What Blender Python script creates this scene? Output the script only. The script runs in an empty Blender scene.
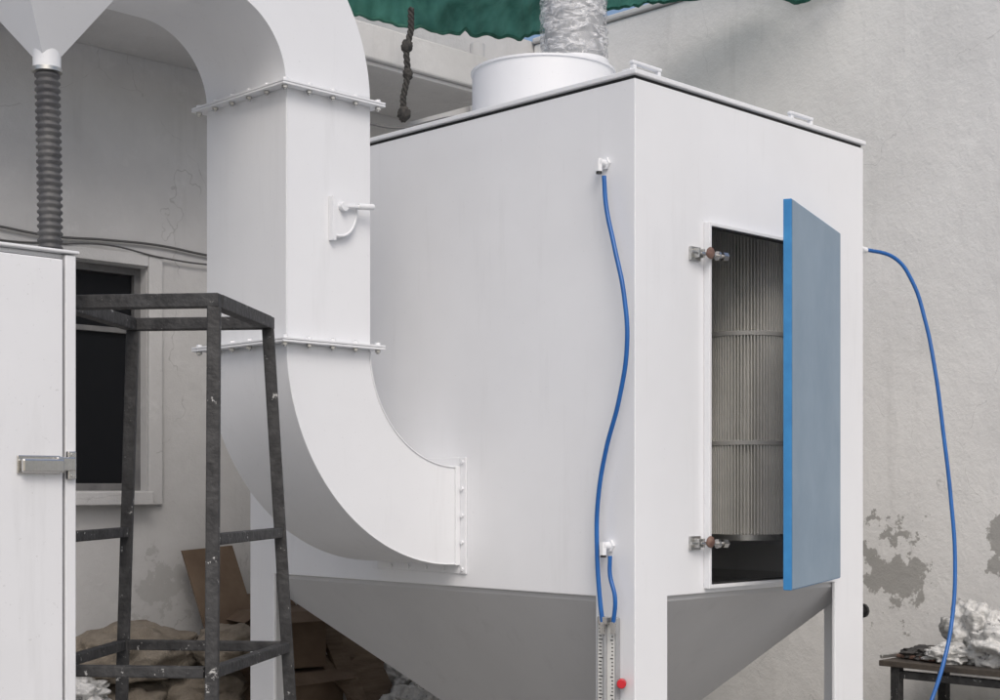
import bpy, bmesh, math, random
from mathutils import Vector, Matrix, noise
random.seed(7)
scene=bpy.context.scene
F=1453.0; CAMZ=1.6
C=Vector((0.5175,5.57,0.0)); R=0.70710678
def P(px,py,d):
    return Vector(((px-500)/F*d, d, CAMZ+(487-py)/F*d))
def W2L(p):
    dx=p[0]-C.x; dy=p[1]-C.y
    return Vector(((dx+dy)*R,(dy-dx)*R,p[2]))
def PL(px,py,d): return W2L(P(px,py,d))

# ---------------------------------------------------------------- materials
def new_mat(name):
    m=bpy.data.materials.new(name); m.use_nodes=True
    nt=m.node_tree; b=nt.nodes["Principled BSDF"]; return m,nt,b
def mat(name,c1,c2=None,rough=0.6,scale=3.0,bump=0.1,bscale=60,metal=0.0,detail=4,spec=0.5,lo=0.35,hi=0.65,stretch=None,bdist=0.01,fleck=None,coords='Object'):
    m,nt,b=new_mat(name); N=nt.nodes; L=nt.links
    b.inputs['Roughness'].default_value=rough; b.inputs['Metallic'].default_value=metal
    b.inputs['Specular IOR Level'].default_value=spec
    tc=N.new('ShaderNodeTexCoord')
    if c2 is None and not fleck:
        b.inputs['Base Color'].default_value=(*c1,1)
    else:
        c2=c2 or c1
        mp=N.new('ShaderNodeMapping'); L.new(tc.outputs[coords],mp.inputs[0])
        if stretch: mp.inputs['Scale'].default_value=stretch
        n=N.new('ShaderNodeTexNoise'); n.inputs['Scale'].default_value=scale; n.inputs['Detail'].default_value=detail; n.inputs['Roughness'].default_value=0.6
        L.new(mp.outputs[0],n.inputs['Vector'])
        r=N.new('ShaderNodeValToRGB'); r.color_ramp.elements[0].position=lo; r.color_ramp.elements[1].position=hi
        r.color_ramp.elements[0].color=(*c1,1); r.color_ramp.elements[1].color=(*c2,1)
        L.new(n.outputs['Fac'],r.inputs[0]); col=r.outputs[0]
        if fleck:
            fc,fs,fl=fleck
            n3=N.new('ShaderNodeTexNoise'); n3.inputs['Scale'].default_value=fs; n3.inputs['Detail'].default_value=5; n3.inputs['Roughness'].default_value=0.7
            L.new(tc.outputs[coords],n3.inputs['Vector'])
            rr=N.new('ShaderNodeValToRGB'); rr.color_ramp.elements[0].position=fl; rr.color_ramp.elements[1].position=fl+0.04
            L.new(n3.outputs['Fac'],rr.inputs[0])
            mx=N.new('ShaderNodeMix'); mx.data_type='RGBA'; L.new(rr.outputs[0],mx.inputs[0]); L.new(col,mx.inputs[6]); mx.inputs[7].default_value=(*fc,1); col=mx.outputs[2]
        L.new(col,b.inputs['Base Color'])
    if bump>0:
        n2=N.new('ShaderNodeTexNoise'); n2.inputs['Scale'].default_value=bscale; n2.inputs['Detail'].default_value=3
        L.new(tc.outputs[coords],n2.inputs['Vector'])
        bp=N.new('ShaderNodeBump'); bp.inputs['Strength'].default_value=bump; bp.inputs['Distance'].default_value=bdist
        L.new(n2.outputs['Fac'],bp.inputs['Height']); L.new(bp.outputs[0],b.inputs['Normal'])
    return m

def paint_mat(name,base,dirt,wav=0.25,rough=0.38,amt=1.0):
    m,nt,b=new_mat(name); N=nt.nodes; L=nt.links
    tc=N.new('ShaderNodeTexCoord')
    def ns(scale,det=4,st=None,ro=0.6):
        n=N.new('ShaderNodeTexNoise'); n.inputs['Scale'].default_value=scale; n.inputs['Detail'].default_value=det; n.inputs['Roughness'].default_value=ro
        if st:
            mp=N.new('ShaderNodeMapping'); L.new(tc.outputs['Object'],mp.inputs[0])
            mp.inputs['Scale'].default_value=st; L.new(mp.outputs[0],n.inputs['Vector'])
        else: L.new(tc.outputs['Object'],n.inputs['Vector'])
        return n.outputs['Fac']
    def ramp(s,a,bb,v0=0.0,v1=1.0):
        r=N.new('ShaderNodeMapRange'); r.inputs[1].default_value=a; r.inputs[2].default_value=bb; r.inputs[3].default_value=v0; r.inputs[4].default_value=v1
        L.new(s,r.inputs[0]); return r.outputs[0]
    g1=ramp(ns(1.1,4),0.38,0.75,0,0.35*amt)
    g2=ramp(ns(3.0,4,(3,3,0.35),0.7),0.57,0.8,0,0.35*amt)
    g3=ramp(ns(70,2,None,0.75),0.68,0.74,0,0.5*amt)
    ad=N.new('ShaderNodeMath'); ad.operation='ADD'; L.new(g1,ad.inputs[0]); L.new(g2,ad.inputs[1])
    ad2=N.new('ShaderNodeMath'); ad2.operation='ADD'; ad2.use_clamp=True; L.new(ad.outputs[0],ad2.inputs[0]); L.new(g3,ad2.inputs[1])
    mx=N.new('ShaderNodeMix'); mx.data_type='RGBA'; L.new(ad2.outputs[0],mx.inputs[0]); mx.inputs[6].default_value=(*base,1); mx.inputs[7].default_value=(*dirt,1)
    L.new(mx.outputs[2],b.inputs['Base Color'])
    L.new(ramp(g1,0,0.35,rough-0.06,rough+0.12),b.inputs['Roughness'])
    b1=N.new('ShaderNodeBump'); b1.inputs['Strength'].default_value=wav; b1.inputs['Distance'].default_value=0.02; L.new(ns(1.7,0),b1.inputs['Height'])
    L.new(b1.outputs[0],b.inputs['Normal'])
    return m

def wall_mat(name,cA,cB,patches,pc=(0.33,0.32,0.30),dark_tone=(0.3,0.3,0.29),streak=0.4):
    m,nt,b=new_mat(name); N=nt.nodes; L=nt.links
    tc=N.new('ShaderNodeTexCoord'); OB=tc.outputs['Object']
    def ns(scale,det=6,st=None,ro=0.6):
        n=N.new('ShaderNodeTexNoise'); n.inputs['Scale'].default_value=scale; n.inputs['Detail'].default_value=det; n.inputs['Roughness'].default_value=ro
        if st:
            mp=N.new('ShaderNodeMapping'); L.new(OB,mp.inputs[0]); mp.inputs['Scale'].default_value=st; L.new(mp.outputs[0],n.inputs['Vector'])
        else: L.new(OB,n.inputs['Vector'])
        return n.outputs['Fac']
    def mr(s,a,bb,v0=0.0,v1=1.0):
        r=N.new('ShaderNodeMapRange'); r.inputs[1].default_value=a; r.inputs[2].default_value=bb; r.inputs[3].default_value=v0; r.inputs[4].default_value=v1
        L.new(s,r.inputs[0]); return r.outputs[0]
    def mix(f,a,c):
        mx=N.new('ShaderNodeMix'); mx.data_type='RGBA'; L.new(f,mx.inputs[0])
        if isinstance(a,tuple): mx.inputs[6].default_value=(*a,1)
        else: L.new(a,mx.inputs[6])
        mx.inputs[7].default_value=(*c,1); return mx.outputs[2]
    col=mix(mr(ns(0.9,5,None,0.65),0.38,0.66),cA,cB)
    col=mix(mr(ns(2.2,4,(2.5,2.5,0.3),0.7),0.56,0.8,0,streak),col,dark_tone)  # damp streaks drawn out vertically
    pn=ns(5.5,6,None,0.68)
    col=mix(mr(pn,0.58,0.7,0,0.35),col,(min(1,cA[0]*1.12),min(1,cA[1]*1.12),min(1,cA[2]*1.12)))
    sp=N.new('ShaderNodeSeparateXYZ'); L.new(OB,sp.inputs[0])
    h=mr(sp.outputs[2],0.2,1.7,0.5,0.0)
    mu=N.new('ShaderNodeMath'); mu.operation='MULTIPLY'; L.new(h,mu.inputs[0]); L.new(mr(pn,0.35,0.65,0.3,1.0),mu.inputs[1])
    col=mix(mu.outputs[0],col,dark_tone)  # wall colour darkens towards the bottom, broken up by noise
    wv=N.new('ShaderNodeTexVoronoi'); wv.feature='DISTANCE_TO_EDGE'; wv.inputs['Scale'].default_value=0.55
    ds=N.new('ShaderNodeVectorMath'); ds.operation='ADD'; L.new(OB,ds.inputs[0])
    cn=N.new('ShaderNodeTexNoise'); cn.inputs['Scale'].default_value=2.5; cn.inputs['Detail'].default_value=4; L.new(OB,cn.inputs['Vector'])
    sc=N.new('ShaderNodeVectorMath'); sc.operation='SCALE'; sc.inputs['Scale'].default_value=0.5; L.new(cn.outputs['Color'],sc.inputs[0])
    L.new(sc.outputs[0],ds.inputs[1]); L.new(ds.outputs[0],wv.inputs['Vector'])
    ck=mr(wv.outputs['Distance'],0.0015,0.0005,0,0.4)
    mk=N.new('ShaderNodeMath'); mk.operation='MULTIPLY'; L.new(ck,mk.inputs[0]); L.new(mr(pn,0.45,0.55),mk.inputs[1])
    col=mix(mk.outputs[0],col,(dark_tone[0]*0.6,dark_tone[1]*0.6,dark_tone[2]*0.6))
    for (c,rad) in patches:
        sb=N.new('ShaderNodeVectorMath'); sb.operation='SUBTRACT'; L.new(OB,sb.inputs[0]); sb.inputs[1].default_value=c
        dv=N.new('ShaderNodeVectorMath'); dv.operation='DIVIDE'; L.new(sb.outputs[0],dv.inputs[0]); dv.inputs[1].default_value=rad
        ln=N.new('ShaderNodeVectorMath'); ln.operation='LENGTH'; L.new(dv.outputs[0],ln.inputs[0])
        q=N.new('ShaderNodeMath'); q.operation='MULTIPLY_ADD'; L.new(pn,q.inputs[0]); q.inputs[1].default_value=4.0; L.new(ln.outputs['Value'],q.inputs[2])
        col=mix(mr(q.outputs[0],2.78,2.66),col,pc)
    L.new(col,b.inputs['Base Color']); b.inputs['Roughness'].default_value=0.92; b.inputs['Specular IOR Level'].default_value=0.2
    bp=N.new('ShaderNodeBump'); bp.inputs['Strength'].default_value=0.5; bp.inputs['Distance'].default_value=0.016; L.new(ns(7,5,None,0.75),bp.inputs['Height'])
    L.new(bp.outputs[0],b.inputs['Normal'])
    return m

M_white=paint_mat("white_enamel",(0.80,0.815,0.84),(0.64,0.65,0.665))
M_duct=paint_mat("duct_white_enamel",(0.78,0.795,0.82),(0.62,0.63,0.645),0.3,0.42)
M_cab=paint_mat("cabinet_paint",(0.77,0.78,0.80),(0.58,0.585,0.595),0.15,0.4,1.2)
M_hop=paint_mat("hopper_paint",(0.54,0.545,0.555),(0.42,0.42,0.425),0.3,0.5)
M_rubber=mat("black_rubber",(0.015,0.015,0.016),rough=0.6,bump=0)
M_bluefilm=mat("blue_film_edge",(0.035,0.20,0.46),(0.05,0.26,0.55),rough=0.35,scale=8,bump=0.1)
M_doorface=mat("blue_grey_film",(0.175,0.265,0.36),(0.23,0.325,0.42),rough=0.35,scale=2.2,bump=0.2,bscale=6,bdist=0.012,fleck=((0.29,0.39,0.48),40,0.7))
M_hose=mat("blue_pu_hose",(0.012,0.10,0.34),(0.016,0.13,0.42),rough=0.3,scale=8,bump=0)
M_pleat=mat("filter_paper",(0.84,0.835,0.80),(0.76,0.755,0.72),rough=0.85,scale=6,bump=0)
M_band=mat("filter_band",(0.62,0.62,0.60),rough=0.5,bump=0)
M_steel=mat("zinc_steel",(0.45,0.45,0.44),(0.6,0.6,0.58),rough=0.35,scale=20,metal=0.9,bump=0.05)
M_duty=mat("galvanised_pipe",(0.38,0.39,0.40),(0.50,0.51,0.52),rough=0.5,scale=5,bump=0)
M_chrome=mat("chrome_steel",(0.65,0.64,0.62),rough=0.22,metal=1.0,bump=0.03)
M_bronze=mat("rusty_knob",(0.13,0.07,0.055),(0.22,0.14,0.11),rough=0.6,scale=30,bump=0.2)
M_red=mat("red_plastic",(0.55,0.02,0.03),rough=0.35,bump=0)
M_black=mat("black_paint_worn",(0.018,0.018,0.019),(0.045,0.045,0.046),rough=0.62,scale=18,bump=0.5,bscale=45,fleck=((0.45,0.45,0.44),24,0.635))
M_blackpl=mat("black_plastic",(0.02,0.02,0.02),rough=0.4,bump=0)
M_rib=mat("grey_ribbed_hose",(0.055,0.055,0.06),(0.11,0.11,0.11),rough=0.55,scale=14,bump=0.2)
M_wallR=wall_mat("whitewashed_wall",(0.80,0.798,0.785),(0.70,0.698,0.688),
   [((3.2,0.72,1.12),(0.42,0.28,0.30)),((3.2,0.10,1.30),(0.5,0.10,0.22))],pc=(0.38,0.375,0.36),dark_tone=(0.54,0.535,0.525),streak=0.5)
M_wallL=wall_mat("weathered_wall",(0.61,0.61,0.61),(0.52,0.52,0.52),[((0.15,3.6,1.0),(0.26,0.5,0.26))],pc=(0.46,0.46,0.455),dark_tone=(0.40,0.40,0.395))
M_slab=wall_mat("canopy_concrete",(0.63,0.63,0.63),(0.53,0.53,0.53),[],dark_tone=(0.34,0.34,0.34))
M_ground=mat("concrete_ground",(0.30,0.295,0.28),(0.40,0.395,0.38),rough=0.95,scale=0.8,bump=0.4,bscale=12,detail=7)
M_alu=mat("window_aluminium",(0.13,0.13,0.135),(0.19,0.19,0.19),rough=0.5,scale=10,bump=0)
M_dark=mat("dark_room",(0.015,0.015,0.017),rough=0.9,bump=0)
M_sack=mat("jute_sack",(0.16,0.135,0.105),(0.25,0.22,0.18),rough=0.95,scale=6,bump=0.7,bscale=120,bdist=0.01)
M_card=mat("cardboard",(0.10,0.068,0.046),(0.15,0.108,0.075),rough=0.9,scale=4,bump=0.2)
M_wood=mat("old_plywood",(0.075,0.05,0.033),(0.13,0.095,0.065),rough=0.85,scale=5,bump=0.4,stretch=(1,1,8))
M_tabletop=mat("oily_timber",(0.035,0.03,0.027),(0.075,0.062,0.05),rough=0.7,scale=9,bump=0.4)
M_cable=mat("grey_cable",(0.10,0.10,0.10),rough=0.6,bump=0)
M_ropeM=mat("dark_rope",(0.03,0.03,0.03),(0.07,0.065,0.06),rough=0.9,scale=40,bump=0.8,bscale=90)
M_rag=mat("oily_rag",(0.03,0.03,0.032),(0.08,0.075,0.07),rough=0.95,scale=8,bump=0.5,bscale=25)
M_scale=mat("gauge_scale",(0.75,0.75,0.72),rough=0.5,bump=0)
M_gauge=mat("gauge_acrylic",(0.30,0.31,0.32),(0.36,0.37,0.38),rough=0.25,scale=5,bump=0)
M_bag=mat("white_plastic_bag",(0.42,0.42,0.41),(0.68,0.68,0.67),rough=0.42,scale=9,bump=1.0,bscale=14,bdist=0.04,fleck=((0.20,0.20,0.20),12,0.60))

def film_mat():
    m,nt,b=new_mat("plastic_wrap"); N=nt.nodes; L=nt.links
    tc=N.new('ShaderNodeTexCoord')
    mp=N.new('ShaderNodeMapping'); mp.inputs['Scale'].default_value=(1,1,2.6); mp.inputs['Rotation'].default_value=(0.25,0.2,0); L.new(tc.outputs['Object'],mp.inputs[0])
    n=N.new('ShaderNodeTexNoise'); n.inputs['Scale'].default_value=13; n.inputs['Detail'].default_value=5; n.inputs['Distortion'].default_value=1.4; L.new(mp.outputs[0],n.inputs['Vector'])
    b.inputs['Base Color'].default_value=(0.78,0.79,0.81,1)
    b.inputs['Roughness'].default_value=0.10; b.inputs['Specular IOR Level'].default_value=0.9
    bp=N.new('ShaderNodeBump'); bp.inputs['Strength'].default_value=1.0; bp.inputs['Distance'].default_value=0.03; L.new(n.outputs['Fac'],bp.inputs['Height']); L.new(bp.outputs[0],b.inputs['Normal'])
    r=N.new('ShaderNodeMapRange'); r.inputs[1].default_value=0.42; r.inputs[2].default_value=0.64; r.inputs[3].default_value=0.10; r.inputs[4].default_value=0.85; L.new(n.outputs['Fac'],r.inputs[0]); L.new(r.outputs[0],b.inputs['Alpha'])
    return m
M_film=film_mat()
def tarp_mat():
    m,nt,b=new_mat("green_tarp"); N=nt.nodes; L=nt.links
    b.inputs['Roughness'].default_value=0.6
    tc=N.new('ShaderNodeTexCoord'); n=N.new('ShaderNodeTexNoise'); n.inputs['Scale'].default_value=5; n.inputs['Detail'].default_value=5; L.new(tc.outputs['Object'],n.inputs['Vector'])
    r=N.new('ShaderNodeValToRGB'); r.color_ramp.elements[0].color=(0.03,0.13,0.095,1); r.color_ramp.elements[1].color=(0.10,0.32,0.25,1); r.color_ramp.elements[0].position=0.35; r.color_ramp.elements[1].position=0.7
    L.new(n.outputs['Fac'],r.inputs[0]); L.new(r.outputs[0],b.inputs['Base Color'])
    t=N.new('ShaderNodeBsdfTranslucent'); L.new(r.outputs[0],t.inputs[0])
    mx=N.new('ShaderNodeMixShader'); mx.inputs[0].default_value=0.5
    L.new(b.outputs[0],mx.inputs[1]); L.new(t.outputs[0],mx.inputs[2]); L.new(mx.outputs[0],N['Material Output'].inputs[0])
    return m
M_tarp=tarp_mat()
def glass_mat():
    m,nt,b=new_mat("dark_glass"); b.inputs['Base Color'].default_value=(0.010,0.011,0.013,1); b.inputs['Roughness'].default_value=0.2; b.inputs['Specular IOR Level'].default_value=0.25; return m
M_glass=glass_mat()

# ---------------------------------------------------------------- helpers
def link(o,parent=None):
    scene.collection.objects.link(o)
    if parent: o.parent=parent
    return o
def root(name,local=True,loc=(0,0,0)):
    e=bpy.data.objects.new(name,None); scene.collection.objects.link(e); e.empty_display_size=0.2
    if local:
        e.location=C; e.rotation_euler=(0,0,math.radians(45))
    else: e.location=loc
    return e
def mesh(name,verts,faces,m,parent=None,smooth=None,bevel=0,solid=0,recalc=True,merge=False):
    me=bpy.data.meshes.new(name); me.from_pydata([tuple(v) for v in verts],[],faces)
    if recalc or merge:
        bm=bmesh.new(); bm.from_mesh(me)
        if merge: bmesh.ops.remove_doubles(bm,verts=bm.verts,dist=1e-4)
        bmesh.ops.recalc_face_normals(bm,faces=bm.faces); bm.to_mesh(me); bm.free()
    me.materials.append(m)
    if smooth is not None:
        for p in me.polygons: p.use_smooth=True
        me.set_sharp_from_angle(angle=math.radians(smooth))
    o=bpy.data.objects.new(name,me); link(o,parent)
    if solid:
        s=o.modifiers.new("s",'SOLIDIFY'); s.thickness=solid; s.offset=-1; s.use_even_offset=True
    if bevel:
        b=o.modifiers.new("b",'BEVEL'); b.width=bevel; b.segments=2; b.limit_method='ANGLE'
    return o
def box(name,lo,hi,m,parent=None,bevel=0.003,rot=None):
    c=(Vector(lo)+Vector(hi))/2; h=(Vector(hi)-Vector(lo))/2
    vs=[Vector((sx*h.x,sy*h.y,sz*h.z)) for sx in(-1,1) for sy in(-1,1) for sz in(-1,1)]
    if rot:
        Rm=Matrix.Rotation(rot[2],3,'Z')@Matrix.Rotation(rot[1],3,'Y')@Matrix.Rotation(rot[0],3,'X')
        vs=[Rm@v for v in vs]
    vs=[v+c for v in vs]
    fs=[(0,1,3,2),(4,6,7,5),(0,4,5,1),(2,3,7,6),(0,2,6,4),(1,5,7,3)]
    return mesh(name,vs,fs,m,parent,bevel=bevel)
def beam(name,a,b_,w,m,parent=None,bevel=0.003,h=None,tilt=0):
    a=Vector(a);b_=Vector(b_); d=(b_-a).normalized(); up=Vector((0,0,1)) if abs(d.z)<0.9 else Vector((math.cos(tilt),math.sin(tilt),0))
    s=d.cross(up).normalized(); u=s.cross(d); hw=w/2; hh=(h or w)/2
    vs=[p+s*x*hw+u*y*hh for p in(a,b_) for x,y in((-1,-1),(1,-1),(1,1),(-1,1))]
    fs=[(0,1,2,3),(4,7,6,5),(0,4,5,1),(1,5,6,2),(2,6,7,3),(3,7,4,0)]
    return mesh(name,vs,fs,m,parent,bevel=bevel)
def cyl(name,a,b_,r,m,parent=None,n=24,r2=None,bevel=0):
    a=Vector(a);b_=Vector(b_); d=(b_-a).normalized(); up=Vector((0,0,1)) if abs(d.z)<0.9 else Vector((1,0,0))
    s=d.cross(up).normalized(); u=s.cross(d); r2=r if r2 is None else r2
    vs=[]
    for p,rr in((a,r),(b_,r2)):
        for i in range(n):
            t=2*math.pi*i/n; vs.append(p+s*math.cos(t)*rr+u*math.sin(t)*rr)
    fs=[(i,(i+1)%n,n+(i+1)%n,n+i) for i in range(n)]+[tuple(range(n)),tuple(range(n,2*n))]
    return mesh(name,vs,fs,m,parent,smooth=40,bevel=bevel)
def tube(name,pts,r,m,parent=None,res=12):
    cu=bpy.data.curves.new(name,'CURVE'); cu.dimensions='3D'; cu.bevel_depth=r; cu.bevel_resolution=4; cu.resolution_u=res; cu.use_fill_caps=True
    sp=cu.splines.new('BEZIER'); sp.bezier_points.add(len(pts)-1)
    for bp,p in zip(sp.bezier_points,pts): bp.co=Vector(p); bp.handle_left_type=bp.handle_right_type='AUTO'
    cu.materials.append(m); o=bpy.data.objects.new(name,cu); return link(o,parent)
def lathe(name,prof,m,parent,c,n=48,smooth=40,radf=None,caps=True):
    vs=[];fs=[]
    for k,(r,z) in enumerate(prof):
        for i in range(n):
            t=2*math.pi*i/n; rr=r if radf is None else radf(r,t,z)
            vs.append((c[0]+rr*math.cos(t),c[1]+rr*math.sin(t),c[2]+z))
    for k in range(len(prof)-1):
        for i in range(n): fs.append((k*n+i,k*n+(i+1)%n,(k+1)*n+(i+1)%n,(k+1)*n+i))
    if caps: fs.append(tuple(range(n))); fs.append(tuple(range((len(prof)-1)*n,len(prof)*n)))
    return mesh(name,vs,fs,m,parent,smooth=smooth)
def gridface(fn,us,vs_,hole=None):
    V=[];Fc=[]
    for i in range(len(us)-1):
        for j in range(len(vs_)-1):
            if hole and hole((us[i]+us[i+1])/2,(vs_[j]+vs_[j+1])/2): continue
            k=len(V); V+= [fn(us[i],vs_[j]),fn(us[i+1],vs_[j]),fn(us[i+1],vs_[j+1]),fn(us[i],vs_[j+1])]; Fc.append((k,k+1,k+2,k+3))
    return V,Fc
def blob(name,c,rad,m,parent=None,amp=0.25,fr=4,sub=4,seed=0,flat=None,crumple=0.0):
    bm=bmesh.new(); bmesh.ops.create_icosphere(bm,subdivisions=sub,radius=1)
    for v in bm.verts:
        p=v.co*fr*0.5+Vector((seed*3.7,seed*1.3,0)); k=noise.noise(p)+0.5*noise.noise(p*2.3)
        if crumple: k+= -crumple*abs(noise.noise(p*1.1+Vector((9,2,1))))*2 - crumple*0.4*abs(noise.noise(p*2.6))
        co=v.co*(1+amp*k)
        co=Vector((co.x*rad[0],co.y*rad[1],co.z*rad[2]))
        if flat is not None and co.z<-flat: co.z=-flat+(co.z+flat)*0.1
        v.co=co+Vector(c)
    me=bpy.data.meshes.new(name); bm.to_mesh(me); bm.free(); me.materials.append(m)
    for p in me.polygons: p.use_smooth=True
    o=bpy.data.objects.new(name,me); return link(o,parent)

# ---------------------------------------------------------------- ground
g=mesh("ground",[(-150,-150,0),(150,-150,0),(150,150,0),(-150,150,0)],[(0,1,2,3)],M_ground)

# ---------------------------------------------------------------- walls
BW=3.6; RW=3.2; WH=4.76
bld=root("building")
xs=[-7,-1.05,0.06,RW+0.2]; zs=[0,1.58,2.83,WH+0.02]
V,Fc=gridface(lambda u,v:(u,BW,v),xs,zs,lambda u,v:-1.05<u<0.06 and 1.58<v<2.83)
o=mesh("wall",V,Fc,M_wallL,bld,merge=True)
bm=bmesh.new(); bm.from_mesh(o.data)
for f in bm.faces:
    if f.normal.y>0: f.normal_flip()
bm.to_mesh(o.data); bm.free()
s=o.modifiers.new("s",'SOLIDIFY'); s.thickness=0.2; s.offset=-1
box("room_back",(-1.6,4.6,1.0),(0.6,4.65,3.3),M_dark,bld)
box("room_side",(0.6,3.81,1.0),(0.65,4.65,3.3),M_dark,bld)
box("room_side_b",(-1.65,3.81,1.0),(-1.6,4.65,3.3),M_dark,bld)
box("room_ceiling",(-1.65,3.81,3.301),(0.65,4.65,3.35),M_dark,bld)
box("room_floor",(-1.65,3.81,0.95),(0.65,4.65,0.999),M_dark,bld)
for nm,lo,hi in [("frame_l",(-1.05,3.66,1.58),(-1.01,3.72,2.83)),("frame_r",(0.02,3.66,1.58),(0.06,3.72,2.83)),
                 ("frame_t",(-1.01,3.66,2.79),(0.02,3.72,2.83)),("frame_b",(-1.01,3.66,1.58),(0.02,3.72,1.62)),
                 ("mullion",(-0.50,3.665,1.62),(-0.46,3.715,2.79)),("transom",(-1.01,3.67,2.46),(0.02,3.71,2.49))]:
    box("window_"+nm,lo,hi,M_alu,bld)
box("window_glass",(-1.01,3.692,1.62),(0.02,3.698,2.79),M_glass,bld,bevel=0)
box("window_surround_r",(0.063,3.575,1.50),(0.15,3.598,2.90),M_slab,bld,0.004)
box("window_surround_t",(-1.12,3.575,2.835),(0.06,3.598,2.90),M_slab,bld,0.004)
box("window_sill",(-1.12,3.52,1.50),(0.06,3.598,1.575),M_slab,bld,0.006)
CY=2.695
box("canopy_slab",(-7,CY,4.0),(2.04,BW-0.003,4.2),M_slab,bld,0.012)
box("canopy_drip",(-7,CY+0.03,3.975),(2.0,CY+0.07,3.998),M_slab,bld,0.004)
for k,(z0,dz) in enumerate([(2.96,0.0),(2.90,0.012)]):
    pts=[]
    for i in range(15):
        x=-3.5+i*0.33; pts.append((x,BW-0.02-0.01*k,z0+dz+0.025*math.sin(i*1.9+k)-0.01*(i%3)))
    tube("facade_cable",pts,0.007 if k==0 else 0.005,M_cable,bld)
cyl("drain_pipe",(2.55,3.5,0),(2.55,3.5,4.6),0.05,M_slab,bld)

bw=root("boundary_wall")
box("wall",(RW,-9,0),(RW+0.2,BW-0.003,WH),M_wallR,bw,0.02)
box("coping",(RW-0.02,-9,WH+0.002),(RW+0.22,BW-0.01,WH+0.04),M_slab,bw,0.01)

# ---------------------------------------------------------------- dust collector
dc=root("dust_collector")
LX,LY,Z0,Z1=1.65,2.52,1.17,3.17
DX0,DX1,DZ0,DZ1=0.4486,1.335,1.205,2.655
zs=[0,Z0,DZ0,DZ1,Z1]
V=[];Fc=[]
def add(a):
    k=len(V); V.extend(a[0]); Fc.extend([tuple(i+k for i in f) for f in a[1]])
ysb=[0,0.2,LY-0.2,LY]; xsb=[0,0.2,DX0,DX1,LX-0.24,LX]; xs2=xsb
add(gridface(lambda u,v:(0,u,v),ysb,zs,lambda u,v:v<Z0 and 0.2<u<LY-0.2))
add(gridface(lambda u,v:(LX,u,v),ysb,zs,lambda u,v:v<Z0 and 0.2<u<LY-0.2))
add(gridface(lambda u,v:(u,0,v),xsb,zs,lambda u,v:(v<Z0 and 0.2<u<LX-0.24) or (DX0<u<DX1 and DZ0<v<DZ1)))
add(gridface(lambda u,v:(u,LY,v),xs2,zs,lambda u,v:v<Z0 and 0.2<u<LX-0.24))
add(gridface(lambda u,v:(u,v,Z1),xsb,ysb))
body=mesh("housing",V,Fc,M_white,dc,merge=True,solid=0.018,bevel=0.004)
box("lid_gasket",(0.008,0.008,Z1+0.001),(LX-0.008,LY-0.008,Z1+0.013),M_rubber,dc,0)
box("lid",(-0.010,-0.010,Z1+0.014),(LX+0.010,LY+0.010,Z1+0.034),M_white,dc,0.004)
zl0=Z1+0.034
for (lx,ly) in [(0.12,0.045),(1.20,0.045)]:
    z=zl0
    box("handle_post",(lx-0.085,ly-0.010,z+0.0005),(lx-0.067,ly+0.010,z+0.034),M_white,dc,0.003)
    box("handle_post",(lx+0.067,ly-0.010,z+0.0005),(lx+0.085,ly+0.010,z+0.034),M_white,dc,0.003)
    box("handle_grip",(lx-0.090,ly-0.012,z+0.0345),(lx+0.090,ly+0.012,z+0.050),M_white,dc,0.006)
    box("handle_foot",(lx-0.12,ly-0.022,z+0.001),(lx-0.086,ly+0.022,z+0.009),M_white,dc,0.002)
    box("handle_foot",(lx+0.086,ly-0.022,z+0.001),(lx+0.12,ly+0.022,z+0.009),M_white,dc,0.002)
zc=zl0+0.001
lathe("fan_housing",[(0.36,0),(0.36,0.02),(0.345,0.021),(0.345,0.385),(0.352,0.387),(0.352,0.397),(0.15,0.40)],M_white,dc,(0.825,1.26,zc),n=72)
pc=W2L(Vector((0.358,7.04,0)))
lathe("outlet_collar",[(0.185,0),(0.185,0.02),(0.17,0.021),(0.17,0.05)],M_white,dc,(pc.x,pc.y,zc+0.40),n=48)
def wrinkle(r,t,z):
    p=Vector((math.cos(t)*2.2,math.sin(t)*2.2,z*7)); q=Vector((math.cos(t)*3.5,math.sin(t)*3.5,z*16+math.sin(t)*1.5))
    return r+0.010*noise.noise(p*1.3)+0.014*(0.5-abs(noise.noise(q)))+0.005*noise.noise(q*2.5)
cyl("outlet_pipe",(pc.x,pc.y,zc+0.405),(pc.x,pc.y,zc+1.7),0.142,M_duty,dc,n=40)
prof=[(0.158+0.004*math.sin(i*0.9),0.405+i*0.009) for i in range(140)]
lathe("plastic_wrapping",prof,M_film,dc,(pc.x,pc.y,zc),n=140,smooth=180,radf=wrinkle,caps=False)
# hopper
e=0.022; zt=Z0-0.002
top=[(e,e),(LX-e,e),(LX-e,LY-e),(e,LY-e)]; bx0,bx1,by0,by1,zb=0.68,0.97,0.9,1.20,0.30
V=[(x,y,Z0+0.02) for x,y in top]+[(x,y,zt-0.02) for x,y in top]+[(x,y,zb) for x,y in((bx0,by0),(bx1,by0),(bx1,by1),(bx0,by1))]
Fc=[]
for k in (0,4):
    for i in range(4): Fc.append((k+i,k+(i+1)%4,k+4+(i+1)%4,k+4+i))
mesh("hopper",V,Fc,M_hop,dc,solid=0.004)
cyl("dust_outlet",(0.825,1.05,zb+0.01),(0.825,1.05,zb-0.08),0.12,M_hop,dc)
box("outlet_flange",(0.66,0.88,zb-0.02),(0.99,1.22,zb-0.002),M_hop,dc)
lathe("dust_bin",[(0.2,0.0),(0.21,0.01),(0.22,0.2),(0.225,0.2),(0.225,0.212)],M_steel,dc,(0.825,1.05,0.0))
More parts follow.
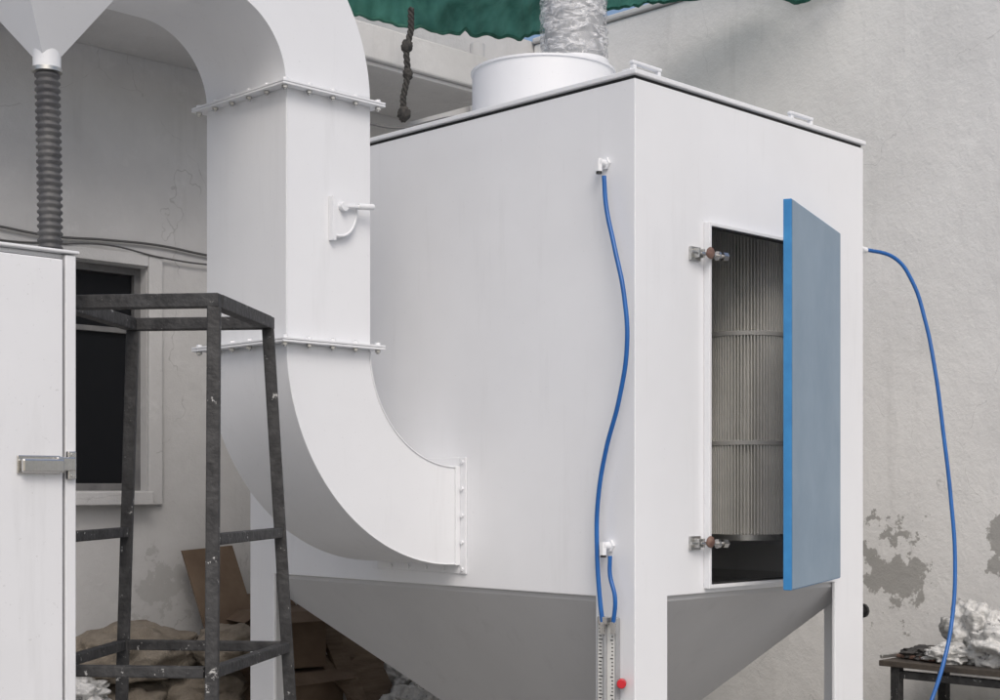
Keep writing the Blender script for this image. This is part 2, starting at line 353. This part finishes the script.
for (x,y) in((0.07,0.07),(LX-0.07,0.07),(0.07,LY-0.07),(LX-0.07,LY-0.07)):
    box("foot_plate",(x-0.1,y-0.1,0.001),(x+0.1,y+0.1,0.012),M_white,dc,0.002)
def ringframe(name,x0,x1,z0,z1,w,y0,y1,m,parent):
    box(name+"_l",(x0-w,y0,z0-w),(x0,y1,z1+w),m,parent,0.003)
    box(name+"_r",(x1,y0,z0-w),(x1+w,y1,z1+w),m,parent,0.003)
    box(name+"_t",(x0+0.001,y0+0.001,z1),(x1-0.001,y1,z1+w),m,parent,0.003)
    box(name+"_b",(x0+0.001,y0+0.001,z0-w),(x1-0.001,y1,z0),m,parent,0.003)
ringframe("opening_lip",DX0,DX1,DZ0,DZ1,0.016,-0.030,-0.001,M_white,dc)
ringframe("opening_seal",DX0+0.008,DX1-0.008,DZ0+0.008,DZ1-0.008,0.007,-0.022,-0.004,M_rubber,dc)
hinge=Vector((DX1+0.02,-0.035,0)); ang=math.radians(180+19.5)
door=bpy.data.objects.new("door",None); link(door,dc); door.location=hinge; door.rotation_euler=(0,0,ang)
DL=0.87
box("door_leaf",(0.0,-0.012,1.193),(DL,0.022,2.735),M_bluefilm,door,0.003)
box("door_skin",(0.004,0.0225,1.197),(DL-0.004,0.0245,2.731),M_doorface,door,0.001)
box("door_inner_seal",(0.03,-0.018,1.22),(DL-0.03,-0.0125,2.70),M_white,door,0.002)
for z in (1.42,2.5): cyl("hinge_barrel",(-0.008,0.012,z-0.05),(-0.008,0.012,z+0.05),0.009,M_white,door,n=16)
for z in (2.535,1.375):
    box("clamp_base",(0.335,-0.012,z-0.028),(0.40,-0.001,z+0.028),M_steel,dc,0.002)
    box("clamp_ear",(0.35,-0.040,z-0.018),(0.358,-0.012,z+0.018),M_steel,dc,0.002)
    box("clamp_ear",(0.382,-0.040,z-0.018),(0.390,-0.012,z+0.018),M_steel,dc,0.002)
    cyl("clamp_pin",(0.31,-0.032,z),(0.40,-0.032,z),0.006,M_steel,dc,n=12)
    cyl("clamp_bolt",(0.37,-0.033,z),(0.50,-0.060,z-0.004),0.0075,M_chrome,dc,n=12)
    blob("clamp_knob",(0.415,-0.048,z+0.004),(0.024,0.012,0.024),M_bronze,dc,amp=0.1,sub=3)
    cyl("clamp_nut",(0.48,-0.057,z-0.004),(0.505,-0.061,z-0.004),0.018,M_chrome,dc,n=6)
    cyl("clamp_nut",(0.452,-0.052,z-0.004),(0.462,-0.054,z-0.004),0.019,M_chrome,dc,n=16)
def cartridge(x,y):
    r=0.18; z0=1.357; h=1.72; n=76
    vs=[];fs=[]
    for z in (z0+0.03,z0+h):
        for i in range(n):
            for k,(f,dr) in enumerate(((0.0,0.0),(0.34,0.0),(0.5,0.03),(0.84,0.03))):
                t=2*math.pi*(i+f)/n; rr=r-dr; vs.append((x+rr*math.cos(t),y+rr*math.sin(t),z))
    m_=4*n
    for i in range(m_): fs.append((i,(i+1)%m_,m_+(i+1)%m_,m_+i))
    o=mesh("filter_pleats",vs,fs,M_pleat,dc)
    lathe("filter_cap",[(r+0.002,0),(r+0.006,0.004),(r+0.006,0.03),(r-0.01,0.034)],M_steel,dc,(x,y,z0),n=64)
    for zz in (0.44,0.93,1.42):
        lathe("filter_strap",[(r-0.003,0),(r+0.003,0.002),(r+0.003,0.020),(r-0.003,0.022)],M_band,dc,(x,y,z0+zz-0.01),n=64)
for (x,y) in [(1.20,0.34),(0.62,0.46),(1.187,0.85),(0.70,0.9),(1.187,1.35),(0.70,1.4)]: cartridge(x,y)
box("tube_sheet",(0.02,0.02,3.08),(LX-0.02,LY-0.02,3.085),M_hop,dc,0)
# gauge on leg
gx=-0.001
box("gauge_body",(-0.026,0.072,0.60),(gx,0.172,1.095),M_gauge,dc,0.004)
box("gauge_scale",(-0.0275,0.080,0.63),(-0.0265,0.164,1.075),M_scale,dc,0)
cyl("gauge_tube",(-0.034,0.122,0.63),(-0.034,0.122,1.08),0.009,M_gauge,dc,n=16)
for i in range(30):
    z=0.65+i*0.0142; wdt=0.022 if i%5==0 else 0.013
    box("gauge_tick",(-0.029,0.158-wdt,z),(-0.0278,0.158,z+0.004),M_blackpl,dc,0)
    box("gauge_tick",(-0.029,0.086,z),(-0.0278,0.086+wdt*0.6,z+0.004),M_blackpl,dc,0)
for z in (0.625,1.08): box("gauge_block",(-0.05,0.098,z-0.012),(-0.0278,0.146,z+0.018),M_chrome,dc,0.003)
cyl("gauge_valve",(-0.013,0.071,0.845),(-0.013,0.050,0.845),0.010,M_chrome,dc,n=16)
cyl("gauge_knob",(-0.013,0.055,0.845),(-0.045,0.030,0.845),0.018,M_red,dc,n=20,bevel=0.003)
def fitting(p,out,parent=dc,d=1):
    p=Vector(p); out=Vector(out)
    cyl("hose_fitting_base",p,p+out*0.012,0.026,M_white,parent,n=6)
    cyl("hose_fitting_elbow",p+out*0.012,p+out*0.045,0.015,M_white,parent,n=16)
    if d:
        cyl("hose_fitting_nut",p+out*0.040+Vector((0,0,0.014)),p+out*0.040-Vector((0,0,0.036)),0.014,M_white,parent,n=6)
        cyl("hose_fitting_ring",p+out*0.040-Vector((0,0,0.037)),p+out*0.040-Vector((0,0,0.045)),0.012,M_blackpl,parent,n=12)
fitting((-0.001,0.147,2.862),(-1,0,0)); fitting((-0.001,0.125,1.372),(-1,0,0))
def facept(px,py,off):
    a=(px-500)/F
    y=(C.x-R*off-a*C.y+a*R*off)/(R+a*R); d=C.y+R*(y-off)
    return (-off,y,CAMZ+(487-py)/F*d)
hp=[(604,176,0.041),(606,205,0.042),(614,245,0.05),(624,295,0.06),(627,345,0.06),(619,400,0.055),(606,450,0.05),(598,500,0.045),(597,550,0.045),(600,600,0.045),(603,626,0.043)]
air=root("air_hose"); tube("hose",[facept(*p) for p in hp],0.0092,M_hose,air)
cyl("hose_end",Vector(facept(603,622,0.043)),Vector(facept(603,634,0.043)),0.013,M_chrome,air,n=6)
air2=root("air_hose.001"); tube("hose",[facept(*p) for p in [(610,556,0.041),(610,575,0.044),(615,598,0.05),(613,626,0.045)]],0.0085,M_hose,air2)
cyl("hose_end",Vector(facept(613,622,0.045)),Vector(facept(613,634,0.045)),0.012,M_chrome,air2,n=6)
# hose leaving the rear side panel through a bulkhead fitting
air3=root("air_hose.002")
fy,fz=0.030,2.708
pts=[Vector((LX+0.055,fy,fz)),Vector((LX+0.10,fy-0.002,fz+0.004)),PL(896,259,6.86),PL(912,281,6.86),PL(925,320,6.84),PL(935,370,6.80),PL(943,430,6.76),PL(951,500,6.72),PL(955,560,6.68),PL(952,620,6.62),PL(943,665,6.55),PL(930,705,6.5),PL(900,790,6.35),PL(820,905,6.2),PL(700,915,5.8)]
pts[-2].z=0.03; pts[-1].z=0.02
tube("hose",pts,0.0092,M_hose,air3)
cyl("bulkhead_nut",(LX+0.001,fy,fz),(LX+0.018,fy,fz),0.026,M_white,air3,n=6)
cyl("bulkhead_fitting",(LX+0.018,fy,fz),(LX+0.070,fy,fz+0.001),0.015,M_white,air3,n=16)
cyl("drain_valve",(LX+0.001,0.045,1.02),(LX+0.06,0.045,1.02),0.022,M_blackpl,dc,n=16)
cyl("drain_valve_cap",(LX+0.06,0.045,1.02),(LX+0.075,0.045,1.02),0.034,M_blackpl,dc,n=12)

# ---------------------------------------------------------------- duct
du=root("ventilation_duct")
XA,XB,YA,YB=-0.928,-0.508,0.97,1.51
cx,czb=-0.03,2.165
ri=XB*-1+cx; ro=-XA+cx
def duct_path(sections,name,smooth=30):
    V=[];Fc=[]
    for (o,i) in sections:
        V+=[(o[0],YA,o[1]),(i[0],YA,i[1]),(i[0],YB,i[1]),(o[0],YB,o[1])]
    for k in range(len(sections)-1):
        for j in range(4): Fc.append((4*k+j,4*k+(j+1)%4,4*k+4+(j+1)%4,4*k+4+j))
    return mesh(name,V,Fc,M_duct,du,smooth=smooth,solid=0.003 if smooth else 0)
duct_path([((XA,3.15),(XB,3.15)),((XA,czb+0.002),(XB,czb+0.002))],"vertical_run",None)
sec=[]
for i in range(41):
    t=math.pi/2*i/40; sec.append(((cx-ro*math.cos(t),czb-ro*math.sin(t)),(cx-ri*math.cos(t),czb-ri*math.sin(t))))
sec.append(((-0.004,czb-ro),(-0.004,czb-ri)))
duct_path(sec,"lower_elbow")
sec=[]; r1=0.31; r2=r1+(XB-XA); ex=XA-r1; ez=3.152
for i in range(31):
    t=math.pi/2*i/30; sec.append(((ex+r1*math.cos(t),ez+r1*math.sin(t)),(ex+r2*math.cos(t),ez+r2*math.sin(t))))
sec.append(((-1.64,ez+r1),(-1.64,ez+r2)))
duct_path(sec,"upper_elbow")
def seam(rad,nm):
    pts=[(cx-rad*math.cos(math.pi/2*i/16),YA-0.002,czb-rad*math.sin(math.pi/2*i/16)) for i in range(17)]
    tube(nm,pts,0.003,M_duct,du,res=4)
seam(ro-0.002,"elbow_seam"); seam(ri+0.002,"elbow_seam")
tube("vertical_seam",[(XA+0.004,YA-0.001,2.18),(XA+0.004,YA-0.001,3.14)],0.003,M_duct,du)
for z in (3.15,2.165):
    w=0.045
    for k,(za,zb_) in enumerate([(z-0.009,z-0.001),(z+0.001,z+0.009)]):
        box("flange_front",(XA-w,YA-w,za),(XB+w,YA-0.001,zb_),M_duct,du,0.0015)
        box("flange_back",(XA-w,YB+0.001,za),(XB+w,YB+w,zb_),M_duct,du,0.0015)
        box("flange_side",(XA-w,YA,za),(XA-0.001,YB,zb_),M_duct,du,0.0015)
        box("flange_side",(XB+0.001,YA,za),(XB+w,YB,zb_),M_duct,du,0.0015)
    bl=[(XA-w/2+i*(XB-XA+w)/4,YA-w/2) for i in range(5)]+[(XA-w/2,YA-w/2+i*(YB-YA+w)/5) for i in range(1,6)]+[(XB+w/2,YA-w/2+i*(YB-YA+w)/5) for i in range(1,6)]
    for (x,y) in bl:
        cyl("flange_bolt",(x,y,z-0.026),(x,y,z+0.022),0.006,M_steel,du,n=8)
        cyl("flange_nut",(x,y,z-0.020),(x,y,z-0.0095),0.012,M_steel,du,n=6); cyl("flange_nut",(x,y,z+0.0095),(x,y,z+0.020),0.012,M_duct,du,n=6)
zo0,zo1=czb-ro,czb-ri; w=0.04
box("outlet_flange_front",(-0.010,YA-w,zo0-w),(-0.001,YA-0.001,zo1+w),M_duct,du,0.002)
box("outlet_flange_back",(-0.010,YB+0.001,zo0-w),(-0.001,YB+w,zo1+w),M_duct,du,0.002)
box("outlet_flange_top",(-0.010,YA,zo1+0.001),(-0.001,YB,zo1+w),M_duct,du,0.002)
box("outlet_flange_bottom",(-0.010,YA,zo0-w),(-0.001,YB,zo0-0.001),M_duct,du,0.002)
box("outlet_angle_front",(-0.036,YA-0.006,zo0-0.003),(-0.0105,YA-0.001,zo1+0.003),M_duct,du,0.001)
for i in range(5):
    z=zo0-w/2+i*(zo1-zo0+w)/4
    cyl("outlet_bolt",(-0.018,YA-w/2,z),(-0.009,YA-w/2,z),0.009,M_duct,du,n=6)
for i in range(1,5):
    y=YA-w/2+i*(YB-YA+w)/5
    cyl("outlet_bolt",(-0.018,y,zo0-w/2),(-0.009,y,zo0-w/2),0.009,M_duct,du,n=6)
yq=YA-0.022; xq=-0.655; zq=2.715; n=10
V=[(xq-0.05,yq,zq+0.02),(xq-0.05,yq,zq-0.12)]
for i in range(n+1):
    t=math.pi/2*i/n; V.append((xq-0.03+0.085*math.sin(t),yq,zq-0.12+0.10*(1-math.cos(t))))
V.append((xq+0.055,yq,zq+0.02))
mesh("damper_quadrant",V,[tuple(range(len(V)))],M_duct,du,solid=0.004)
tube("damper_quadrant_rim",[V[1]]+V[2::3]+[V[-1]],0.007,M_duct,du)
box("damper_back_plate",(xq-0.066,YA-0.028,zq-0.14),(xq-0.048,YA-0.001,zq+0.035),M_duct,du,0.001)
cyl("damper_pivot",(xq-0.02,YA-0.001,zq-0.005),(xq-0.02,YA-0.050,zq-0.005),0.018,M_duct,du,n=16)
beam("damper_lever",(xq-0.03,YA-0.040,zq-0.005),(xq+0.11,YA-0.046,zq+0.008),0.02,M_duct,du,h=0.012)
cyl("damper_grip",(xq+0.05,YA-0.044,zq+0.004),(xq+0.125,YA-0.048,zq+0.011),0.013,M_duct,du,n=12,bevel=0.003)

# ---------------------------------------------------------------- cyclone + ribbed hose
ch=root("cyclone_separator"); hx,hy=-1.932,0.95
zb=3.045; zt=3.45
V=[(hx+a*0.035,hy+b*0.035,zb) for a,b in((-1,-1),(1,-1),(1,1),(-1,1))]+[(hx+a*0.30,hy+b*0.30,zt) for a,b in((-1,-1),(1,-1),(1,1),(-1,1))]
mesh("cone",V,[(0,1,5,4),(1,2,6,5),(2,3,7,6),(3,0,4,7),(0,1,2,3)],M_duct,ch)
box("chamber",(hx-0.30,hy-0.30,zt+0.002),(hx+0.29,1.56,4.4),M_duct,ch,0.006)
cyl("spigot",(hx,hy,zb-0.05),(hx,hy,zb+0.03),0.046,M_duct,ch,n=32)
lathe("hose_clamp",[(0.047,0),(0.05,0.001),(0.05,0.014),(0.047,0.015)],M_steel,ch,(hx,hy,zb-0.055),n=32)
fh=root("flexible_hose")
n=28; V=[];Fc=[]; rings=300
for k in range(rings):
    z=3.03-k*0.0060; r=0.042 if (k%4) in(0,1) else 0.035
    ox=0.012*math.sin((3.03-z)*2.2)
    if z<2.0: ox-= (2.0-z)**2*0.15
    for i in range(n):
        t=2*math.pi*i/n; V.append((hx+ox+r*math.cos(t),hy+r*math.sin(t),z))
for k in range(rings-1):
    for i in range(n): Fc.append((k*n+i,k*n+(i+1)%n,(k+1)*n+(i+1)%n,(k+1)*n+i))
mesh("ribbed_tube",V,Fc,M_rib,fh,smooth=60)

# ---------------------------------------------------------------- steel cabinet
cb=root("steel_cabinet"); X1=-2.047-0.022; Y0=0.533; ZT=2.315
box("carcass",(-3.3,Y0,0.08),(X1,Y0+0.62,ZT),M_cab,cb,0.006)
box("plinth",(-3.28,Y0+0.03,0),(X1-0.02,Y0+0.6,0.079),M_black,cb,0.004)
box("roof_plate",(-3.31,Y0-0.03,ZT+0.001),(X1+0.012,Y0+0.63,ZT+0.010),M_cab,cb,0.003)
box("door_leaf",(-3.1,Y0-0.028,0.14),(X1-0.043,Y0-0.004,ZT-0.02),M_cab,cb,0.004)
box("door_seal",(-3.095,Y0-0.0038,0.145),(X1-0.034,Y0-0.0005,ZT-0.015),M_rubber,cb,0)
box("side_strip",(X1-0.032,Y0-0.022,0.10),(X1+0.004,Y0-0.001,ZT-0.004),M_cab,cb,0.004)
zl=1.665; yl=Y0-0.029
box("latch_plate",(X1-0.195,yl-0.006,zl-0.026),(X1-0.055,yl,zl+0.030),M_chrome,cb,0.003)
box("latch_lever",(X1-0.188,yl-0.028,zl-0.022),(X1-0.05,yl-0.012,zl+0.020),M_chrome,cb,0.006)
box("latch_boss",(X1-0.18,yl-0.0125,zl-0.012),(X1-0.14,yl-0.0055,zl+0.012),M_chrome,cb,0.002)
box("latch_tongue",(X1-0.075,yl-0.024,zl-0.016),(X1-0.012,yl-0.0125,zl+0.026),M_chrome,cb,0.004)
box("latch_keeper",(X1-0.032,yl-0.010,zl-0.042),(X1-0.004,yl+0.006,zl+0.044),M_chrome,cb,0.003)
for z in (zl-0.030,zl+0.034): cyl("latch_screw",(X1-0.017,yl-0.014,z),(X1-0.017,yl-0.010,z),0.005,M_steel,cb,n=8)

# ---------------------------------------------------------------- steel stand
st=root("steel_stand",local=False)
a=Vector((0.109,0.994,0)); b_=Vector((-0.994,0.109,0))
o0=Vector((-0.905,4.6,0)); S=0.63; Wd=0.50; H=2.2
def leg(u,v,z):
    k=(H-z)*0.05; su=-1 if u==0 else 1
    return o0+a*(u*S+su*k)+b_*(v*Wd+(k if v else (-0.048*(H-z) if u==1 else -0.01*(H-z))))+Vector((0,0,z))
for n_,(u,v) in enumerate([(0,0),(1,0),(0,1),(1,1)]):
    beam(f"leg_{n_+1}",leg(u,v,0),leg(u,v,H-0.03),0.042,M_black,st,0.004,tilt=math.radians(6))
for z,nm,ww in [(H-0.01,"top_rail",0.045),(1.435,"brace",0.036),(1.02,"shelf_rail",0.036),(0.15,"bottom_rail",0.036)]:
    for (p,q_) in [((0,0),(1,0)),((0,0),(0,1)),((0,1),(1,1)),((1,0),(1,1))]:
        if nm=="brace" and p==(1,0): continue
        if nm=="brace" and q_==(0,1): continue
        A=leg(*p,z);B=leg(*q_,z); d=(B-A).normalized()*(0.022 if nm!="top_rail" else (-0.02 if p[0]==q_[0] else 0.024))
        beam(nm,A+d,B-d,ww,M_black,st,0.004)
# ---------------------------------------------------------------- tarp
edge=[(250,-20,7.6),(330,4,7.9),(365,17,8.15),(400,25,8.4),(440,31,8.6),(480,35,8.9),(520,37,9.2),(545,32,9.4),(590,14,9.4),(625,5,9.3),(660,3,9.2),(700,-3,9.1),(760,-7,8.9),(800,3,8.7),(850,-20,8.5)]
E=[P(p[0],p[1],p[2]) for p in edge]
NU=200; NV=30; V=[];Fc=[]
for i in range(NU+1):
    s=i/NU*(len(E)-1); k=min(int(s),len(E)-2); f=s-k; e_=E[k].lerp(E[k+1],f)
    nr=Vector((e_.x*0.98-0.1,7.8-0.1*math.sin(i*0.1),5.45+0.2*math.sin(i*0.07)))
    for j in range(NV+1):
        t=j/NV; p=e_.lerp(nr,t)
        p.z+=-0.12*math.sin(math.pi*t)+0.07*noise.noise(Vector((i*0.08,j*0.16,0)))*min(1,t*5+0.15)+0.03*noise.noise(Vector((i*0.25,j*0.1,3)))
        p.y+=0.04*noise.noise(Vector((i*0.3,j*0.08,8)))
        if j==0: p.z+=0.018*noise.noise(Vector((i*0.6,7,1)))
        V.append(p)
for i in range(NU):
    for j in range(NV): k=i*(NV+1)+j; Fc.append((k,k+1,k+NV+2,k+NV+1))
tarp=root("tarp",local=False)
mesh("sheet",V,Fc,M_tarp,tarp,smooth=180,recalc=False)
tube("hem",[V[i*(NV+1)]+Vector((0,0,0)) for i in range(0,NU+1,2)],0.010,M_tarp,tarp,res=2)
V=[P(411,8,8.1),P(411,30,8.1),P(406,50,8.08),P(408,75,8.07),P(403,98,8.06),P(404,118,8.06)]
rp=root("hanging_rope",local=False)
for k in range(3):
    pts=[]
    for i in range(60):
        s=i/59*(len(V)-1); kk=min(int(s),len(V)-2); p=V[kk].lerp(V[kk+1],s-kk); t=i*0.75+k*2.094
        pts.append(p+Vector((0.010*math.cos(t),0.010*math.sin(t),0)))
    tube("strand",pts,0.009,M_ropeM,rp,res=3)
for p,r in [(P(407,46,8.08),0.032),(P(408,74,8.07),0.028),(P(404,114,8.06),0.036)]:
    blob("knot",p,(r,r,r*1.2),M_ropeM,rp,amp=0.3,fr=5,sub=3,seed=r*100)
rc=root("power_cable",local=False)
tube("cable",[P(340,112,7.75),P(372,124,7.5),P(400,128,7.5),P(430,122,7.5),P(447,118,7.45),P(470,118,7.3),P(500,132,7.1)],0.007,M_cable,rc)

# ---------------------------------------------------------------- stored junk
def sack(name,c,rad,seed,m=M_sack):
    r=root(name); blob("bag",c,rad,m,r,amp=0.2,fr=5,sub=5,seed=seed,flat=rad[2]*0.7,crumple=0.3); return r
sack("jute_sack",(-0.55,3.2,0.16),(0.42,0.28,0.18),1); sack("jute_sack.001",(0.15,3.18,0.17),(0.38,0.28,0.19),2)
sack("jute_sack.002",(-0.35,3.2,0.42),(0.42,0.26,0.17),3); sack("jute_sack.003",(0.1,3.2,0.47),(0.32,0.26,0.18),4)
sack("jute_sack.004",(-0.30,3.15,0.72),(0.40,0.24,0.17),5)
sack("jute_sack.005",(0.18,2.95,0.74),(0.22,0.2,0.13),9)
def bag(name,c,rad,seed,m=M_bag,fr=4):
    r=root(name); blob("bag",c,rad,m,r,amp=0.36,fr=fr,sub=5,seed=seed,crumple=0.55)
    return r
bag("plastic_bag",(-0.72,3.0,0.58),(0.2,0.18,0.09),12)
def carton(name,lo,hi,rot):
    r=root(name); box("carton",lo,hi,M_card,r,0.006,rot=(0,0,rot))
    c=(Vector(lo)+Vector(hi))/2; h=(Vector(hi)-Vector(lo))/2
    Rm=Matrix.Rotation(rot,3,'Z')
    for s in(-1,1):
        p0=Rm@Vector((-h.x,s*h.y,h.z))+c; p1=Rm@Vector((h.x,s*h.y,h.z))+c; out=Rm@Vector((0,s*0.10,-0.05 if s<0 else 0.07))
        mesh("flap",[p0,p1,p1+out,p0+out],[(0,1,2,3)],M_card,r,solid=0.004)
    for s in(-1,1):
        p0=Rm@Vector((s*h.x,-h.y,h.z))+c; p1=Rm@Vector((s*h.x,h.y,h.z))+c; out=Rm@Vector((s*0.09,0,0.05*s))
        mesh("flap",[p0,p1,p1+out,p0+out],[(0,1,2,3)],M_card,r,solid=0.004)
carton("cardboard_box",(0.42,2.95,0.001),(0.95,3.45,0.56),0.1)
carton("cardboard_box.001",(0.47,3.0,0.58),(0.88,3.4,0.90),-0.2)
def lean(name,x0,x1,ybot,ytop,h,tilt,m=M_wood,th=0.018,z0=0.002):
    r=root(name)
    V=[(x0,ybot,z0),(x1,ybot,z0),(x1+tilt,ytop,h),(x0+tilt,ytop,h-0.02)]
    V+= [(x,y+th,z) for x,y,z in V]
    mesh("panel",V,[(0,1,2,3),(4,5,6,7),(0,1,5,4),(1,2,6,5),(2,3,7,6),(3,0,4,7)],m,r,bevel=0.003)
lean("plywood_sheet",0.28,0.62,2.9,3.5,1.26,-0.05,M_card)
lean("plywood_sheet.001",0.95,1.3,2.6,3.4,1.02,0.02)
lean("plywood_sheet.002",1.2,1.75,2.8,3.5,0.85,0.05,M_card)
lean("wooden_plank",0.86,0.98,2.5,3.45,1.18,0.1,M_wood,0.03)
lean("wooden_plank.001",1.05,1.12,2.4,3.4,0.98,-0.35,M_wood,0.03)
for i,(x,y,z,r) in enumerate([(1.35,2.85,0.28,0.22),(1.65,2.9,0.22,0.2),(1.5,3.0,0.45,0.18)]):
    bag("plastic_bag.%03d"%(i+1),(x,y,z),(r,r,r*0.7),20+i)
sack("jute_sack.006",(1.45,2.95,0.12),(0.5,0.3,0.13),15)
wt=root("work_table")
tx0,tx1,ty0,ty1,tz=2.5,3.1,-0.75,0.42,0.69
for i in range(3):
    box("top_plank",(tx0+i*0.2+0.002,ty0-0.02*i,tz-0.03),(tx0+(i+1)*0.2-0.004,ty1+0.015*i,tz),M_tabletop,wt,0.004)
for x in(tx0+0.05,tx1-0.05):
    for y in(ty0+0.08,ty1-0.08): beam("leg",(x,y,0),(x,y,tz-0.032),0.05,M_black,wt)
    beam("rail",(x,ty0+0.105,tz-0.07),(x,ty1-0.105,tz-0.07),0.04,M_black,wt)
beam("rail",(tx0+0.08,ty1-0.08,0.25),(tx1-0.08,ty1-0.08,0.25),0.035,M_black,wt)
bag("plastic_bag.004",(2.86,0.06,tz+0.13),(0.17,0.17,0.18),31)
bag("plastic_bag.005",(2.72,-0.16,tz+0.09),(0.17,0.22,0.12),33)
bag("plastic_bag.006",(2.66,0.10,tz+0.04),(0.12,0.14,0.06),39)
bag("rag_heap",(2.72,0.27,tz+0.03),(0.13,0.12,0.04),35,M_rag)
k=root("metal_offcut"); beam("bar",(2.56,0.44,tz+0.012),(2.95,0.28,tz+0.04),0.02,M_steel,k); beam("bar_b",(2.6,0.15,tz+0.014),(2.66,0.42,tz+0.014),0.018,M_bronze,k)
sack("jute_sack.007",(2.85,0.35,0.16),(0.25,0.3,0.17),41)
bag("plastic_bag.007",(2.8,0.0,0.2),(0.22,0.3,0.2),43)

# ---------------------------------------------------------------- light, sky, camera
w_=bpy.data.worlds.new("World"); scene.world=w_; w_.use_nodes=True
nt=w_.node_tree; bg=nt.nodes['Background']; sky=nt.nodes.new('ShaderNodeTexSky'); sky.sky_type='NISHITA'; sky.sun_disc=False
sd=Vector((0.14,-0.75,0.78)).normalized()
sky.sun_elevation=math.asin(sd.z); sky.sun_rotation=math.atan2(sd.x,sd.y)%(2*math.pi)
sky.dust_density=4.0; sky.air_density=1.0; sky.ozone_density=1.1
nt.links.new(sky.outputs[0],bg.inputs[0]); bg.inputs[1].default_value=0.13
sl=bpy.data.lights.new("sun",'SUN'); sl.energy=1.05; sl.angle=math.radians(30); sl.color=(1,0.985,0.965)
so=bpy.data.objects.new("sun",sl); scene.collection.objects.link(so); so.rotation_euler=sd.to_track_quat('Z','Y').to_euler(); so.location=(0,0,12)
cam=bpy.data.cameras.new("camera"); co=bpy.data.objects.new("camera",cam); scene.collection.objects.link(co)
co.location=(0,0,CAMZ); co.rotation_euler=(math.radians(90),0,0)
cam.sensor_width=36; cam.lens=F/1000*36; cam.shift_y=0.137; cam.clip_end=500; cam.clip_start=0.05
scene.camera=co
scene.view_settings.view_transform='Standard'; scene.view_settings.look='None'; scene.view_settings.exposure=0
